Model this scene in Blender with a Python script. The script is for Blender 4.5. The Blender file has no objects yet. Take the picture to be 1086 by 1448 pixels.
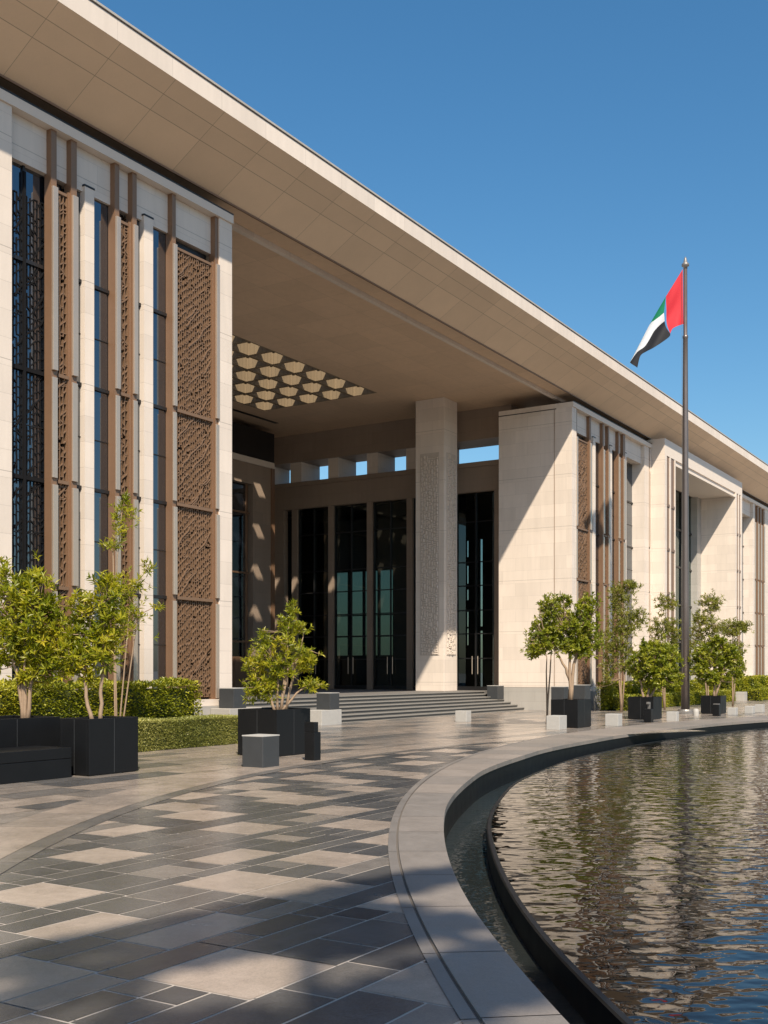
import bpy, math, random
from mathutils import Vector
import numpy as np

# ------------------------------------------------------------------ scene, camera, light
scene = bpy.context.scene
col = scene.collection
R = math.radians
YAW = math.atan2(967.0, 1550.0)               # facade axis X lies this far right of the view axis
FWD = (math.cos(YAW), math.sin(YAW)); RGT = (math.sin(YAW), -math.cos(YAW))
ANG_RIGHT = math.atan2(RGT[1], RGT[0])

cam = bpy.data.cameras.new('camera'); co = bpy.data.objects.new('camera', cam); col.objects.link(co)
co.location = (0, 0, 1.6)
co.rotation_euler = (R(90), 0, math.atan2(FWD[1], FWD[0]) - R(90))
cam.sensor_fit = 'HORIZONTAL'; cam.sensor_width = 36; cam.lens = 36 * 1550 / 1086
cam.shift_y = 226 / 1086
cam.clip_end = 5000
scene.camera = co

SUN_EL = R(47.2); SUN_H = (-0.74, -0.673)
w = bpy.data.worlds.new('World'); scene.world = w; w.use_nodes = True
nt = w.node_tree; sky = nt.nodes.new('ShaderNodeTexSky'); sky.sky_type = 'NISHITA'; sky.sun_disc = False
sky.sun_elevation = SUN_EL; sky.sun_rotation = math.atan2(SUN_H[0], SUN_H[1]) % (2 * math.pi)
sky.air_density = 1.25; sky.dust_density = 1.0; sky.ozone_density = 5.0
bg = nt.nodes['Background']; bg.inputs[1].default_value = 0.09
hs_ = nt.nodes.new('ShaderNodeHueSaturation'); hs_.inputs['Saturation'].default_value = 1.22; hs_.inputs['Hue'].default_value = 0.493
nt.links.new(sky.outputs[0], hs_.inputs['Color']); nt.links.new(hs_.outputs[0], bg.inputs[0])
sl = bpy.data.lights.new('sun', 'SUN'); sl.energy = 5.0; sl.angle = R(0.8); sl.color = (1, 0.875, 0.71)
so = bpy.data.objects.new('sun', sl); col.objects.link(so)
so.rotation_euler = Vector((-SUN_H[0] * math.cos(SUN_EL), -SUN_H[1] * math.cos(SUN_EL), -math.sin(SUN_EL))).to_track_quat('-Z', 'Y').to_euler()
so.location = (-20, -22, 40)
vs = scene.view_settings; vs.view_transform = 'Standard'; vs.look = 'None'; vs.gamma = 1; vs.exposure = 0.58

# ------------------------------------------------------------------ helpers
class MB:
    """collects faces and links them as ONE mesh object"""
    def __init__(s): s.v = []; s.f = []; s.t = []
    def face(s, pts, tone=0.5):
        n = len(s.v); s.v += [tuple(p) for p in pts]; s.f.append(tuple(range(n, n + len(pts)))); s.t.append(tone); return s
    def box(s, x0, x1, y0, y1, z0, z1, tone=0.5):
        n = len(s.v)
        s.v += [(x0,y0,z0),(x1,y0,z0),(x1,y1,z0),(x0,y1,z0),(x0,y0,z1),(x1,y0,z1),(x1,y1,z1),(x0,y1,z1)]
        for q in ((0,3,2,1),(4,5,6,7),(0,1,5,4),(1,2,6,5),(2,3,7,6),(3,0,4,7)):
            s.f.append(tuple(n + i for i in q)); s.t.append(tone)
        return s
    def tube(s, pts, rad, n=8, cap=True, tone=0.5):
        pts = [Vector(p) for p in pts]; base = len(s.v); k = len(pts)
        if not isinstance(rad, (list, tuple)): rad = [rad] * k
        for i, p in enumerate(pts):
            d = (pts[min(i + 1, k - 1)] - pts[max(i - 1, 0)])
            d = d.normalized() if d.length > 1e-9 else Vector((0, 0, 1))
            a = d.cross(Vector((0, 1, 0))) if abs(d.y) < 0.9 else d.cross(Vector((1, 0, 0)))
            a.normalize(); b = d.cross(a)
            for j in range(n):
                t = 2 * math.pi * j / n
                s.v.append(tuple(p + (a * math.cos(t) + b * math.sin(t)) * rad[i]))
        for i in range(k - 1):
            for j in range(n):
                j2 = (j + 1) % n
                s.f.append((base+i*n+j, base+i*n+j2, base+(i+1)*n+j2, base+(i+1)*n+j)); s.t.append(tone)
        if cap:
            s.f.append(tuple(base + j for j in range(n))[::-1]); s.t.append(tone)
            s.f.append(tuple(base + (k-1)*n + j for j in range(n))); s.t.append(tone)
        return s
    def lathe(s, prof, c=(0,0), n=24, tone=0.5):
        base = len(s.v)
        for r, z in prof:
            for j in range(n):
                t = 2*math.pi*j/n; s.v.append((c[0]+r*math.cos(t), c[1]+r*math.sin(t), z))
        for i in range(len(prof)-1):
            for j in range(n):
                j2 = (j+1)%n; s.f.append((base+i*n+j, base+i*n+j2, base+(i+1)*n+j2, base+(i+1)*n+j)); s.t.append(tone)
        return s
    def strip(s, A, B, tone=0.5):
        for i in range(len(A)-1): s.face((A[i], A[i+1], B[i+1], B[i]), tone)
        return s
    def build(s, name, m, parent=None, smooth=False, bevel=0, attr=None):
        me = bpy.data.meshes.new(name); me.from_pydata(s.v, [], s.f)
        if attr:
            a = me.attributes.new(attr, 'FLOAT', 'FACE'); a.data.foreach_set('value', np.array(s.t, dtype=np.float32))
        me.materials.append(m)
        if smooth: me.polygons.foreach_set('use_smooth', [True]*len(me.polygons))
        me.update()
        o = bpy.data.objects.new(name, me); col.objects.link(o)
        if parent: o.parent = parent
        if bevel:
            b = o.modifiers.new('edge', 'BEVEL'); b.width = bevel; b.segments = 2; b.limit_method = 'ANGLE'; b.angle_limit = R(40)
        return o

def tag(o, label=None, cat=None, group=None, kind=None):
    if label: o['label'] = label
    if cat: o['category'] = cat
    if group: o['group'] = group
    if kind: o['kind'] = kind
    return o
def empty(name, loc, label, cat, group=None, rz=0):
    o = bpy.data.objects.new(name, None); col.objects.link(o); o.location = loc; o.rotation_euler = (0,0,rz)
    o.empty_display_size = 0.3
    return tag(o, label, cat, group)

# ------------------------------------------------------------------ materials
class NT:
    def __init__(s, name):
        s.m = bpy.data.materials.new(name); s.m.use_nodes = True; s.t = s.m.node_tree
        s.b = s.t.nodes['Principled BSDF']
    def n(s, typ, **kw):
        x = s.t.nodes.new('ShaderNode' + typ)
        for k, v in kw.items():
            if k.startswith('i_'):
                key = k[2:]; key = int(key) if key.isdigit() else key.replace('_', ' ')
                if hasattr(v, 'is_output'): s.t.links.new(v, x.inputs[key])
                else: x.inputs[key].default_value = v
            else: setattr(x, k, v)
        return x
    def math(s, op, a, b=0.0, c=None):
        x = s.t.nodes.new('ShaderNodeMath'); x.operation = op
        for i, v in enumerate((a, b) if c is None else (a, b, c)):
            if hasattr(v, 'is_output'): s.t.links.new(v, x.inputs[i])
            else: x.inputs[i].default_value = v
        return x.outputs[0]
    def mix(s, fac, a, b, blend='MIX'):
        x = s.t.nodes.new('ShaderNodeMix'); x.data_type = 'RGBA'; x.blend_type = blend
        for k, v in ((0, fac), (6, a), (7, b)):
            if hasattr(v, 'is_output'): s.t.links.new(v, x.inputs[k])
            else: x.inputs[k].default_value = v if k == 0 else (*v, 1) if len(v) == 3 else v
        return x.outputs[2]
    def ramp(s, fac, stops):
        x = s.t.nodes.new('ShaderNodeValToRGB'); e = x.color_ramp.elements
        while len(e) < len(stops): e.new(0.5)
        for i, (p, c) in enumerate(stops): e[i].position = p; e[i].color = (*c, 1)
        s.t.links.new(fac, x.inputs[0]); return x.outputs[0]
    def set(s, **kw):
        for k, v in kw.items():
            key = k.replace('_', ' ')
            if hasattr(v, 'is_output'): s.t.links.new(v, s.b.inputs[key])
            else: s.b.inputs[key].default_value = (*v, 1) if isinstance(v, tuple) and len(v) == 3 else v
        return s.m
    def pos(s): return s.n('NewGeometry').outputs['Position']
    def noise(s, vec, scale, detail=4, rough=0.55, dist=0.0):
        x = s.n('TexNoise', i_Scale=scale, i_Detail=detail, i_Roughness=rough, i_Distortion=dist)
        s.t.links.new(vec, x.inputs['Vector']); return x.outputs[0]
    def bump(s, h, strength=0.3, dist=0.01):
        x = s.n('Bump', i_Strength=strength, i_Distance=dist); s.t.links.new(h, x.inputs['Height'])
        s.t.links.new(x.outputs[0], s.b.inputs['Normal']); return x

def stone(name, c, var=0.06, course=0.5375, length=1.15, joint=0.005, dark=0.8, rough=0.62, plane='wall', off=0.5, floors=False):
    k = NT(name); p = k.pos()
    sep = k.n('SeparateXYZ', i_0=p)
    if plane == 'wall':
        run = k.math('ADD', sep.outputs[0], sep.outputs[1]); v = k.n('CombineXYZ', i_0=run, i_1=k.math('ADD', sep.outputs[2], 0.047)).outputs[0]
    else:
        v = k.n('CombineXYZ', i_0=sep.outputs[0], i_1=sep.outputs[1]).outputs[0]
    br = k.n('TexBrick', i_Scale=1.0, i_Mortar_Size=joint, i_Mortar_Smooth=0.1, i_Brick_Width=length, i_Row_Height=course)
    br.offset = off; k.t.links.new(v, br.inputs['Vector'])
    br.inputs['Color1'].default_value = (*[x*(1-var) for x in c], 1); br.inputs['Color2'].default_value = (*[x*(1+var*0.6) for x in c], 1)
    br.inputs['Mortar'].default_value = (*[x*dark for x in c], 1)
    st = k.n('Mapping'); k.t.links.new(p, st.inputs[0]); st.inputs['Scale'].default_value = (3.0, 3.0, 0.35)
    n1 = k.noise(st.outputs[0], 1.6, 6, 0.6); n2 = k.noise(p, 0.7, 4); n3 = k.noise(p, 60, 3, 0.7)
    f = k.math('ADD', k.math('MULTIPLY', n1, 0.22), k.math('ADD', k.math('MULTIPLY', n2, 0.18), k.math('MULTIPLY', n3, 0.12)))
    f = k.math('ADD', f, 0.74)
    fc = k.n('CombineXYZ', i_0=f, i_1=f, i_2=f).outputs[0]
    bc = br.outputs['Color']
    if floors:
        fl_ = k.math('LESS_THAN', k.math('FRACT', k.math('DIVIDE', k.math('ADD', sep.outputs[2], 1.003), 2.15)), 0.0075)
        bc = k.mix(k.math('MULTIPLY', fl_, 0.6), bc, tuple(x*0.35 for x in c))
    colr = k.mix(1.0, bc, fc, 'MULTIPLY')
    k.bump(k.math('ADD', k.math('MULTIPLY', br.outputs['Fac'], -1.0), k.math('MULTIPLY', n3, 0.12)), 0.35, 0.006)
    return k.set(Base_Color=colr, Roughness=rough)

def plain(name, c, rough=0.5, var=0.12, scale=4.0, metallic=0.0, spec=0.5, bump=0.0, bscale=40):
    k = NT(name); p = k.pos()
    n = k.noise(p, scale, 5); n2 = k.noise(p, scale*14, 3)
    f = k.math('ADD', k.math('MULTIPLY', k.math('ADD', n, n2), var), 1 - var)
    fc = k.n('CombineXYZ', i_0=f, i_1=f, i_2=f).outputs[0]
    if bump: k.bump(k.noise(p, bscale, 4), bump, 0.004)
    r = k.math('ADD', k.math('MULTIPLY', n, 0.2), rough - 0.1)
    k.set(Base_Color=k.mix(1.0, c, fc, 'MULTIPLY'), Roughness=r, Metallic=metallic)
    k.b.inputs['Specular IOR Level'].default_value = spec
    return k.m

LIME = (0.64, 0.56, 0.485)
M = {}
M['lime'] = stone('limestone_cladding', LIME, floors=True)
M['lime_fascia'] = stone('limestone_fascia', LIME, course=3.0, length=1.56, joint=0.008, dark=0.8, off=0)
M['lime_base'] = stone('grey_plinth_stone', (0.36, 0.34, 0.31), course=0.4, length=1.2)
M['lime_plain'] = plain('limestone_plain', LIME, 0.6, 0.08, 2.0)
M['ceil'] = stone('ceiling_panels', (0.62, 0.455, 0.315), course=1.3, length=1.75, joint=0.009, dark=0.8, plane='floor', off=0.0)
M['podium'] = stone('podium_paving', (0.16, 0.15, 0.14), course=0.6, length=1.2, plane='floor')
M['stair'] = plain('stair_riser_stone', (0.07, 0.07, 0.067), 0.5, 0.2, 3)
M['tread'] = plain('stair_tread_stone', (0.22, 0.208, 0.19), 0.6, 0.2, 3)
M['inner'] = stone('shade_darkened_stone', (0.27, 0.205, 0.155))  # stone darkened so the deep portico's shade is put into the colour
M['bronze'] = plain('bronze_metal', (0.245, 0.143, 0.085), 0.42, 0.1, 2, metallic=0.35)
M['bronze_pale'] = plain('pale_brushed_bronze', (0.5, 0.41, 0.33), 0.32, 0.08, 2, metallic=0.55)
M['lattice'] = plain('lattice_bronze', (0.195, 0.118, 0.07), 0.5, 0.2, 6, metallic=0.2)
M['matte_black'] = plain('matte_black_lattice', (0.008, 0.008, 0.009), 0.7, 0.2, 4, spec=0.15)
M['blacksteel'] = plain('black_steel', (0.012, 0.012, 0.013), 0.4, 0.2, 4)
M['granite'] = plain('black_granite', (0.007, 0.0075, 0.0085), 0.45, 0.35, 3, bump=0.1, spec=0.22)
M['granite_mid'] = plain('charcoal_granite', (0.04, 0.043, 0.046), 0.5, 0.3, 5, bump=0.15, spec=0.35)
M['concrete'] = plain('pale_granite_block', (0.36, 0.35, 0.33), 0.7, 0.25, 12, bump=0.3, bscale=90)
M['pole'] = plain('flagpole_metal', (0.16, 0.135, 0.125), 0.35, 0.12, 3, metallic=0.6)
M['plate'] = plain('pole_base_metal', (0.2, 0.19, 0.18), 0.45, 0.15, 5, metallic=0.4)
M['soil'] = plain('planter_soil', (0.05, 0.035, 0.022), 0.9, 0.5, 20, bump=0.6)
M['bark'] = plain('pale_bark', (0.27, 0.19, 0.125), 0.8, 0.4, 12, bump=0.5)
M['joint'] = plain('mortar_bed', (0.46, 0.405, 0.35), 0.85, 0.2, 8)
M['curtain'] = plain('pale_curtain', (0.62, 0.56, 0.5), 0.8, 0.1, 3)
M['dark_room'] = plain('dark_interior', (0.03, 0.028, 0.026), 0.7, 0.3, 1)

def soffit_mat():
    k = NT('raked_soffit_panels'); p = k.pos(); sep = k.n('SeparateXYZ', i_0=p)
    fx = k.math('FRACT', k.math('DIVIDE', k.math('ADD', sep.outputs[0], -13.96 + 156), 1.56))
    lx = k.math('LESS_THAN', fx, 0.008)
    def ly(y): return k.math('LESS_THAN', k.math('ABSOLUTE', k.math('SUBTRACT', sep.outputs[1], y)), 0.007)
    line = k.math('MINIMUM', k.math('ADD', lx, k.math('ADD', ly(16.12), ly(16.5))), 1.0)
    pid = k.n('CombineXYZ', i_0=k.math('FLOOR', k.math('DIVIDE', k.math('ADD', sep.outputs[0], -13.96 + 156), 1.56)),
              i_1=k.math('ADD', k.math('GREATER_THAN', sep.outputs[1], 16.12), k.math('GREATER_THAN', sep.outputs[1], 16.5))).outputs[0]
    wn = k.n('TexWhiteNoise'); k.t.links.new(pid, wn.inputs[0])
    n1 = k.noise(p, 1.1, 5, 0.6); n2 = k.noise(p, 30, 3)
    f = k.math('ADD', k.math('ADD', k.math('MULTIPLY', wn.outputs[0], 0.1), k.math('MULTIPLY', n1, 0.18)), k.math('ADD', 0.78, k.math('MULTIPLY', n2, 0.08)))
    fc = k.n('CombineXYZ', i_0=f, i_1=f, i_2=f).outputs[0]
    c = k.mix(1.0, (0.72, 0.53, 0.365), fc, 'MULTIPLY')
    return k.set(Base_Color=k.mix(k.math('MULTIPLY', line, 0.55), c, (0.12, 0.09, 0.07)), Roughness=0.65)
M['soffit'] = soffit_mat()

def glass_mat(name, tint, refl, opaque=True, rough=0.015, ior=1.75):
    k = NT(name); p = k.pos(); nz = k.noise(p, 0.35, 2)
    bp = k.n('Bump', i_Strength=0.04, i_Distance=0.2); k.t.links.new(nz, bp.inputs['Height'])
    gl = k.n('BsdfGlossy', i_Roughness=rough); gl.inputs['Color'].default_value = (*refl, 1)
    k.t.links.new(bp.outputs[0], gl.inputs['Normal'])
    if opaque:
        d = k.n('BsdfDiffuse'); d.inputs['Color'].default_value = (*tint, 1)
    else:
        d = k.n('BsdfTransparent'); d.inputs['Color'].default_value = (*tint, 1)
    fr = k.n('Fresnel', i_IOR=ior)
    mx = k.n('MixShader'); k.t.links.new(fr.outputs[0], mx.inputs[0]); k.t.links.new(d.outputs[0], mx.inputs[1]); k.t.links.new(gl.outputs[0], mx.inputs[2])
    k.t.links.new(mx.outputs[0], k.t.nodes['Material Output'].inputs[0]); return k.m
M['glass'] = glass_mat('dark_facade_glass', (0.006, 0.008, 0.012), (0.85, 0.92, 1.0), ior=2.6)
M['glass_clear'] = glass_mat('tinted_portico_glass', (0.22, 0.285, 0.275), (0.8, 0.95, 0.95), opaque=False)

def paving_mat(name, stops, rough=0.2, speck=0.62):
    k = NT(name); p = k.pos()
    a = k.n('Attribute', attribute_name='tone').outputs['Fac']
    c = k.ramp(a, stops)
    n1 = k.noise(p, 2.2, 6, 0.62, 0.4); n2 = k.noise(p, 75, 3, 0.85); n3 = k.noise(p, 11, 5, 0.65, 0.15)
    f = k.math('ADD', k.math('ADD', k.math('MULTIPLY', n1, 0.46), k.math('MULTIPLY', n2, speck*1.3)), k.math('ADD', k.math('MULTIPLY', n3, 0.3), 0.5 - speck*0.5))
    fc = k.n('CombineXYZ', i_0=f, i_1=f, i_2=f).outputs[0]
    c = k.mix(1.0, c, fc, 'MULTIPLY')
    r = k.math('ADD', k.math('MULTIPLY', n1, 0.3), k.math('ADD', k.math('MULTIPLY', n3, 0.12), rough - 0.2))
    k.bump(k.math('ADD', n2, k.math('MULTIPLY', n3, 1.5)), 0.22, 0.005)
    return k.set(Base_Color=c, Roughness=r)
PSTOPS = [(0.0, (0.064, 0.065, 0.069)), (0.3, (0.112, 0.109, 0.107)), (0.55, (0.2, 0.18, 0.162)), (0.75, (0.33, 0.275, 0.23)), (1.0, (0.43, 0.355, 0.295))]
M['paving'] = paving_mat('patterned_paving', PSTOPS)
M['kerbstone'] = paving_mat('pale_kerb_stone', PSTOPS, 0.45, 0.5)
M['ground'] = plain('plaza_ground', (0.27, 0.25, 0.225), 0.6, 0.25, 0.6)

def water_mat(name, base, b1, b2, scale=1.0):
    k = NT(name); p = k.pos()
    def dot(v): 
        q = k.n('VectorMath', operation='DOT_PRODUCT'); k.t.links.new(p, q.inputs[0]); q.inputs[1].default_value = v; return q.outputs['Value']
    # wavelets run longer across the breeze than along it
    uv = k.n('CombineXYZ', i_0=dot((0.80*1.4*scale, 0.60*1.4*scale, 0)), i_1=dot((0.60*scale, -0.80*scale, 0))).outputs[0]
    n1 = k.noise(uv, 3.0, 1, 0.4, 0.25); n2 = k.noise(uv, 7.0, 1, 0.4, 0.2); n0 = k.noise(p, 0.3, 2, 0.5, 0.3)
    h = k.math('MULTIPLY', k.math('ADD', k.math('MULTIPLY', n1, b1), k.math('MULTIPLY', n2, b2)), k.math('ADD', 0.05, k.math('MULTIPLY', n0, 1.8)))
    bp = k.n('Bump', i_Strength=1.0, i_Distance=1.0); k.t.links.new(h, bp.inputs['Height']); k.t.links.new(bp.outputs[0], k.b.inputs['Normal'])
    k.set(Base_Color=base, Roughness=0.008, IOR=1.34)
    return k.m
M['water'] = water_mat('pool_water', (0.006, 0.005, 0.004), 0.019, 0.0045)
M['channel'] = water_mat('channel_water', (0.018, 0.022, 0.022), 0.006, 0.003, 2.0)

def leaf_mat(name, stops, trans=0.42):
    k = NT(name); a = k.n('Attribute', attribute_name='tone').outputs['Fac']
    c = k.ramp(a, stops)
    k.set(Base_Color=c, Roughness=0.42)
    tr = k.n('BsdfTranslucent'); k.t.links.new(k.mix(1.0, c, (1.3, 1.35, 0.5), 'MULTIPLY'), tr.inputs[0])
    mx = k.n('MixShader', i_0=trans); k.t.links.new(k.b.outputs[0], mx.inputs[1]); k.t.links.new(tr.outputs[0], mx.inputs[2])
    k.t.links.new(mx.outputs[0], k.t.nodes['Material Output'].inputs[0]); return k.m
M['leaf_near'] = leaf_mat('glossy_leaves', [(0, (0.07, 0.11, 0.006)), (0.4, (0.19, 0.22, 0.01)), (0.75, (0.36, 0.34, 0.02)), (1, (0.52, 0.43, 0.04))])
M['leaf_far'] = leaf_mat('round_green_leaves', [(0, (0.07, 0.11, 0.008)), (0.5, (0.19, 0.22, 0.014)), (1, (0.4, 0.38, 0.04))])
M['leaf_fine'] = leaf_mat('fine_olive_leaves', [(0, (0.09, 0.11, 0.016)), (0.5, (0.19, 0.2, 0.03)), (1, (0.32, 0.3, 0.055))])
M['leaf_hedge'] = leaf_mat('hedge_leaves', [(0, (0.1, 0.13, 0.008)), (0.5, (0.24, 0.25, 0.014)), (1, (0.45, 0.41, 0.035))], 0.25)
M['leaf_grey'] = leaf_mat('clipped_hedge_leaves', [(0, (0.12, 0.14, 0.035)), (0.5, (0.26, 0.27, 0.06)), (1, (0.45, 0.42, 0.15))], 0.2)
M['hedge_core'] = plain('hedge_core', (0.045, 0.055, 0.012), 0.9, 0.4, 10)

# ------------------------------------------------------------------ pool and paving
PC = (28.73, -27.38); R_OUT = 38.42
def r_in(th):
    ks = [(60, 36.7), (76, 36.75), (88, 36.72), (96, 36.95), (104, 37.32), (111, 37.62), (118, 37.78), (126, 37.88), (180, 37.88)]
    if th <= 60: return 36.75
    if th >= 180: return 37.93
    for (a, ra), (b, rb) in zip(ks, ks[1:]):
        if a <= th <= b:
            t = (th - a) / (b - a); t = t*t*(3-2*t) * 0.5 + t * 0.5
            return ra + (rb - ra) * t + 0.05
def ring(rf, z, th0=0.0, th1=360.0, n=720):
    out = []
    for i in range(n + 1):
        th = th0 + (th1 - th0) * i / n; r = rf(th % 360) if callable(rf) else rf
        out.append((PC[0] + r*math.cos(R(th)), PC[1] + r*math.sin(R(th)), z))
    return out
g = MB(); a = ring(R_OUT - 0.3, 0); 
for rr in (60, 120, 300, 1600):
    b = ring(rr, 0); g.strip(a, b); a = b
tag(g.build('ground', M['ground']), kind='structure')

rnd = random.Random(7)
# kerb band: one coping stone per 1.5 degrees, light stone with thin joints
kb = MB(); bed = MB(); bed.strip(ring(lambda t: r_in(t) + 0.01, 0.001), ring(R_OUT - 0.12, 0.001)); bed.strip(ring(R_OUT - 0.12, 0.0045), ring(R_OUT + 0.05, 0.0045))
th = 0.0
while th < 360:
    dth = 1.75 + rnd.uniform(-0.06, 0.06) if 40 < th < 200 else 3.0
    th1 = min(360, th + dth - 0.016)
    tone = rnd.uniform(0.52, 0.64)
    A = ring(r_in, 0.02, th, th1, 4); B = ring(R_OUT - 0.115, 0.02, th, th1, 4)
    C_ = ring(R_OUT - 0.095, 0.016, th, th1, 4); D_ = ring(R_OUT - 0.02, 0.016, th, th1, 4)
    kb.strip(C_, D_, tone - 0.08)
    kb.strip(A, B, tone)
    kb.strip([(x, y, -0.055) for x, y, z in A], A, tone)
    kb.strip(B, [(x, y, 0.0) for x, y, z in B], tone)
    th += dth
tag(bed.build('kerb_bed', plain('dark_joint_bed', (0.12, 0.105, 0.09), 0.9, 0.2, 8)), kind='structure')
tag(kb.build('pool_kerb', M['kerbstone'], attr='tone'), kind='structure')
pw = MB(); pw.strip(ring(lambda t: r_in(t) + 0.025, -0.62), ring(lambda t: r_in(t) + 0.025, -0.05))
tag(pw.build('pool_wall', M['granite']), kind='structure')
# channel, weir rim and raised main water sheet
GAP = 0.47
cw = MB(); cw.strip(ring(lambda t: r_in(t) + 0.02, -0.4), ring(lambda t: r_in(t) - GAP - 0.02, -0.4))
tag(cw.build('channel_water', M['channel']), kind='structure')
rm = MB()
ro = ring(lambda t: r_in(t) - GAP, -0.6); rt = ring(lambda t: r_in(t) - GAP, -0.2)
r2 = ring(lambda t: r_in(t) - GAP - 0.012, -0.188); r3 = ring(lambda t: r_in(t) - GAP - 0.05, -0.188); r4 = ring(lambda t: r_in(t) - GAP - 0.06, -0.3)
for A, B in ((rt, ro), (r2, rt), (r3, r2), (r4, r3)): rm.strip(A, B)
tag(rm.build('pool_weir', M['granite']), 'curved black stone weir rim between the pool and its channel', 'weir')
wt = MB(); wt.face(ring(lambda t: r_in(t) - GAP - 0.055, -0.194)[:-1]); tag(wt.build('pool_water', M['water']), kind='structure')

# paving: light squares between dark strips inside the arc, larger grey slabs outside it
AC = (18.46, -10.99); AR = 22.15
def clip(poly, nx, ny, d):
    out = []
    for i in range(len(poly)):
        p, q = poly[i], poly[(i+1) % len(poly)]
        a = p[0]*nx + p[1]*ny - d; b = q[0]*nx + q[1]*ny - d
        if a <= 0: out.append(p)
        if a*b < 0:
            t = a/(a-b); out.append((p[0]+(q[0]-p[0])*t, p[1]+(q[1]-p[1])*t))
    return out
def put(mb, x0, x1, y0, y1, tone, z, inside):
    j = 0.0075; poly = [(x0+j, y0+j), (x1-j, y0+j), (x1-j, y1-j), (x0+j, y1-j)]
    cx, cy = (x0+x1)/2, (y0+y1)/2
    kx, ky = cx-PC[0], cy-PC[1]; K = math.hypot(kx, ky)
    if K < R_OUT - 0.8: return
    kx /= K; ky /= K; rk = R_OUT - 0.04
    poly = clip(poly, -kx, -ky, -(kx*PC[0] + ky*PC[1] + rk))
    if len(poly) < 3: return
    if inside:
        vx, vy = cx-AC[0], cy-AC[1]; L = math.hypot(vx, vy)
        if L > AR + 0.8: return
        vx /= L; vy /= L
        poly = clip(poly, vx, vy, vx*AC[0] + vy*AC[1] + AR)
        if len(poly) < 3: return
    mb.face([(x, y, z) for x, y in poly], tone)
pm = MB(); S = 0.7
def dark_tone(): return rnd.choice((rnd.uniform(0.0, 0.22), rnd.uniform(0.1, 0.36), rnd.uniform(0.2, 0.42)))
def dark_run(x0, x1, y0, y1):
    """a dark stretch laid in one to three courses of strips"""
    h = y1-y0; hs = (1.0,) if h < 0.4 else rnd.choice(((0.5, 0.5), (0.33, 0.33, 0.34), (0.6, 0.4), (0.4, 0.6)))
    yy = y0
    for q in hs:
        xx = x0
        while xx < x1 - 0.01:
            wd = rnd.choice((0.3, 0.45, 0.6, 0.8, 1.0)); xe = min(x1, xx+wd)
            if x1 - xe < 0.2: xe = x1
            put(pm, xx, xe, yy, yy+q*h, dark_tone() if rnd.random() < 0.93 else rnd.uniform(0.5, 0.62), 0.009, True); xx = xe
        yy += q*h
y = -6.0; prevl = []
while y < 12.2:
    H_ = rnd.choice((0.66, 0.7, 0.74)); cur = []; x = -6 + rnd.uniform(0, 1.2)
    while x < 24:
        wd = rnd.choice((0.62, 0.7, 0.74, 0.9)); bad = any(min(x+wd, q[1]) - max(x, q[0]) > 0.3 for q in prevl)
        if bad and rnd.random() < 0.4: dark_run(x, x+wd*0.6, y, y+H_); x += wd*0.6; continue
        t = rnd.uniform(0.7, 0.92)
        if rnd.random() < 0.72: put(pm, x, x+wd, y, y+H_, t, 0.009, True)
        else:
            s2 = rnd.choice((0.5, 0.62))*H_; put(pm, x, x+wd, y, y+s2, t, 0.009, True); dark_run(x, x+wd, y+s2, y+H_)
        cur.append((x, x+wd)); x += wd
        wd = rnd.choice((0.55, 0.7, 0.95, 1.3)); dark_run(x, x+wd, y, y+H_); x += wd
    prevl = cur; y += H_
    if rnd.random() < 0.55:
        hh = rnd.choice((0.2, 0.26, 0.35)); dark_run(-6, 24, y, y+hh); y += hh
tag(pm.build('patterned_paving', M['paving'], attr='tone'), kind='structure')
sm = MB(); jb = MB()
def arcpts(r, z, n=200): return [(AC[0]+r*math.cos(R(60+130*i/n)), AC[1]+r*math.sin(R(60+130*i/n)), z) for i in range(n+1)]
y = -4.0
while y < 19.2:
    hh = rnd.choice((0.45, 0.6, 0.6)); x = -4 + rnd.uniform(0, 1)
    while x < 75:
        wd = rnd.choice((0.9, 1.2, 1.5)); cx, cy = x+wd/2, y+hh/2
        if not (math.hypot(cx-AC[0], cy-AC[1]) < AR - 1.2):
            dd = math.hypot(cx-AC[0], cy-AC[1])
            tone = rnd.uniform(0.57, 0.76) if rnd.random() < 0.76 else rnd.uniform(0.2, 0.5)
            put(sm, x, x+wd, y, min(y+hh, 19.2), tone, 0.0045, False)
        x += wd
    y += hh
tag(sm.build('slab_paving', M['paving'], attr='tone'), kind='structure')
for r_ in range(-8, 26):
    for c_ in range(-8, 33): put(jb, c_*S, c_*S+S+0.007, r_*S-0.0035, r_*S+S+0.0035, 0.5, 0.0065, True)
tag(jb.build('paving_bed', M['joint']), kind='structure')
am = MB(); i = 0; tA = 60.0
while tA < 190:
    L = rnd.uniform(0.5, 1.1); dt = math.degrees(L/AR)
    for r0, r1, tn in ((AR-0.01, AR+0.2, rnd.uniform(0.3, 0.52)), (AR+0.207, AR+0.95, rnd.uniform(0.68, 0.8))):
        P = lambda r, t: (AC[0]+r*math.cos(R(t)), AC[1]+r*math.sin(R(t)), 0.0135)
        am.face((P(r0, tA), P(r0, tA+dt-0.015), P(r1, tA+dt-0.015), P(r1, tA)), tn)
    tA += dt
tag(am.build('paving_arc', M['paving'], attr='tone'), kind='structure')

# ------------------------------------------------------------------ the building
BL = empty('civic_building', (0, 0, 0), 'pale limestone civic building with wide raked roof, bronze lattice screens and a deep portico', 'building')
ZB, ZT = 0.95, 12.5
FLOORS = (9.75, 7.6, 5.45, 3.3)

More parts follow.
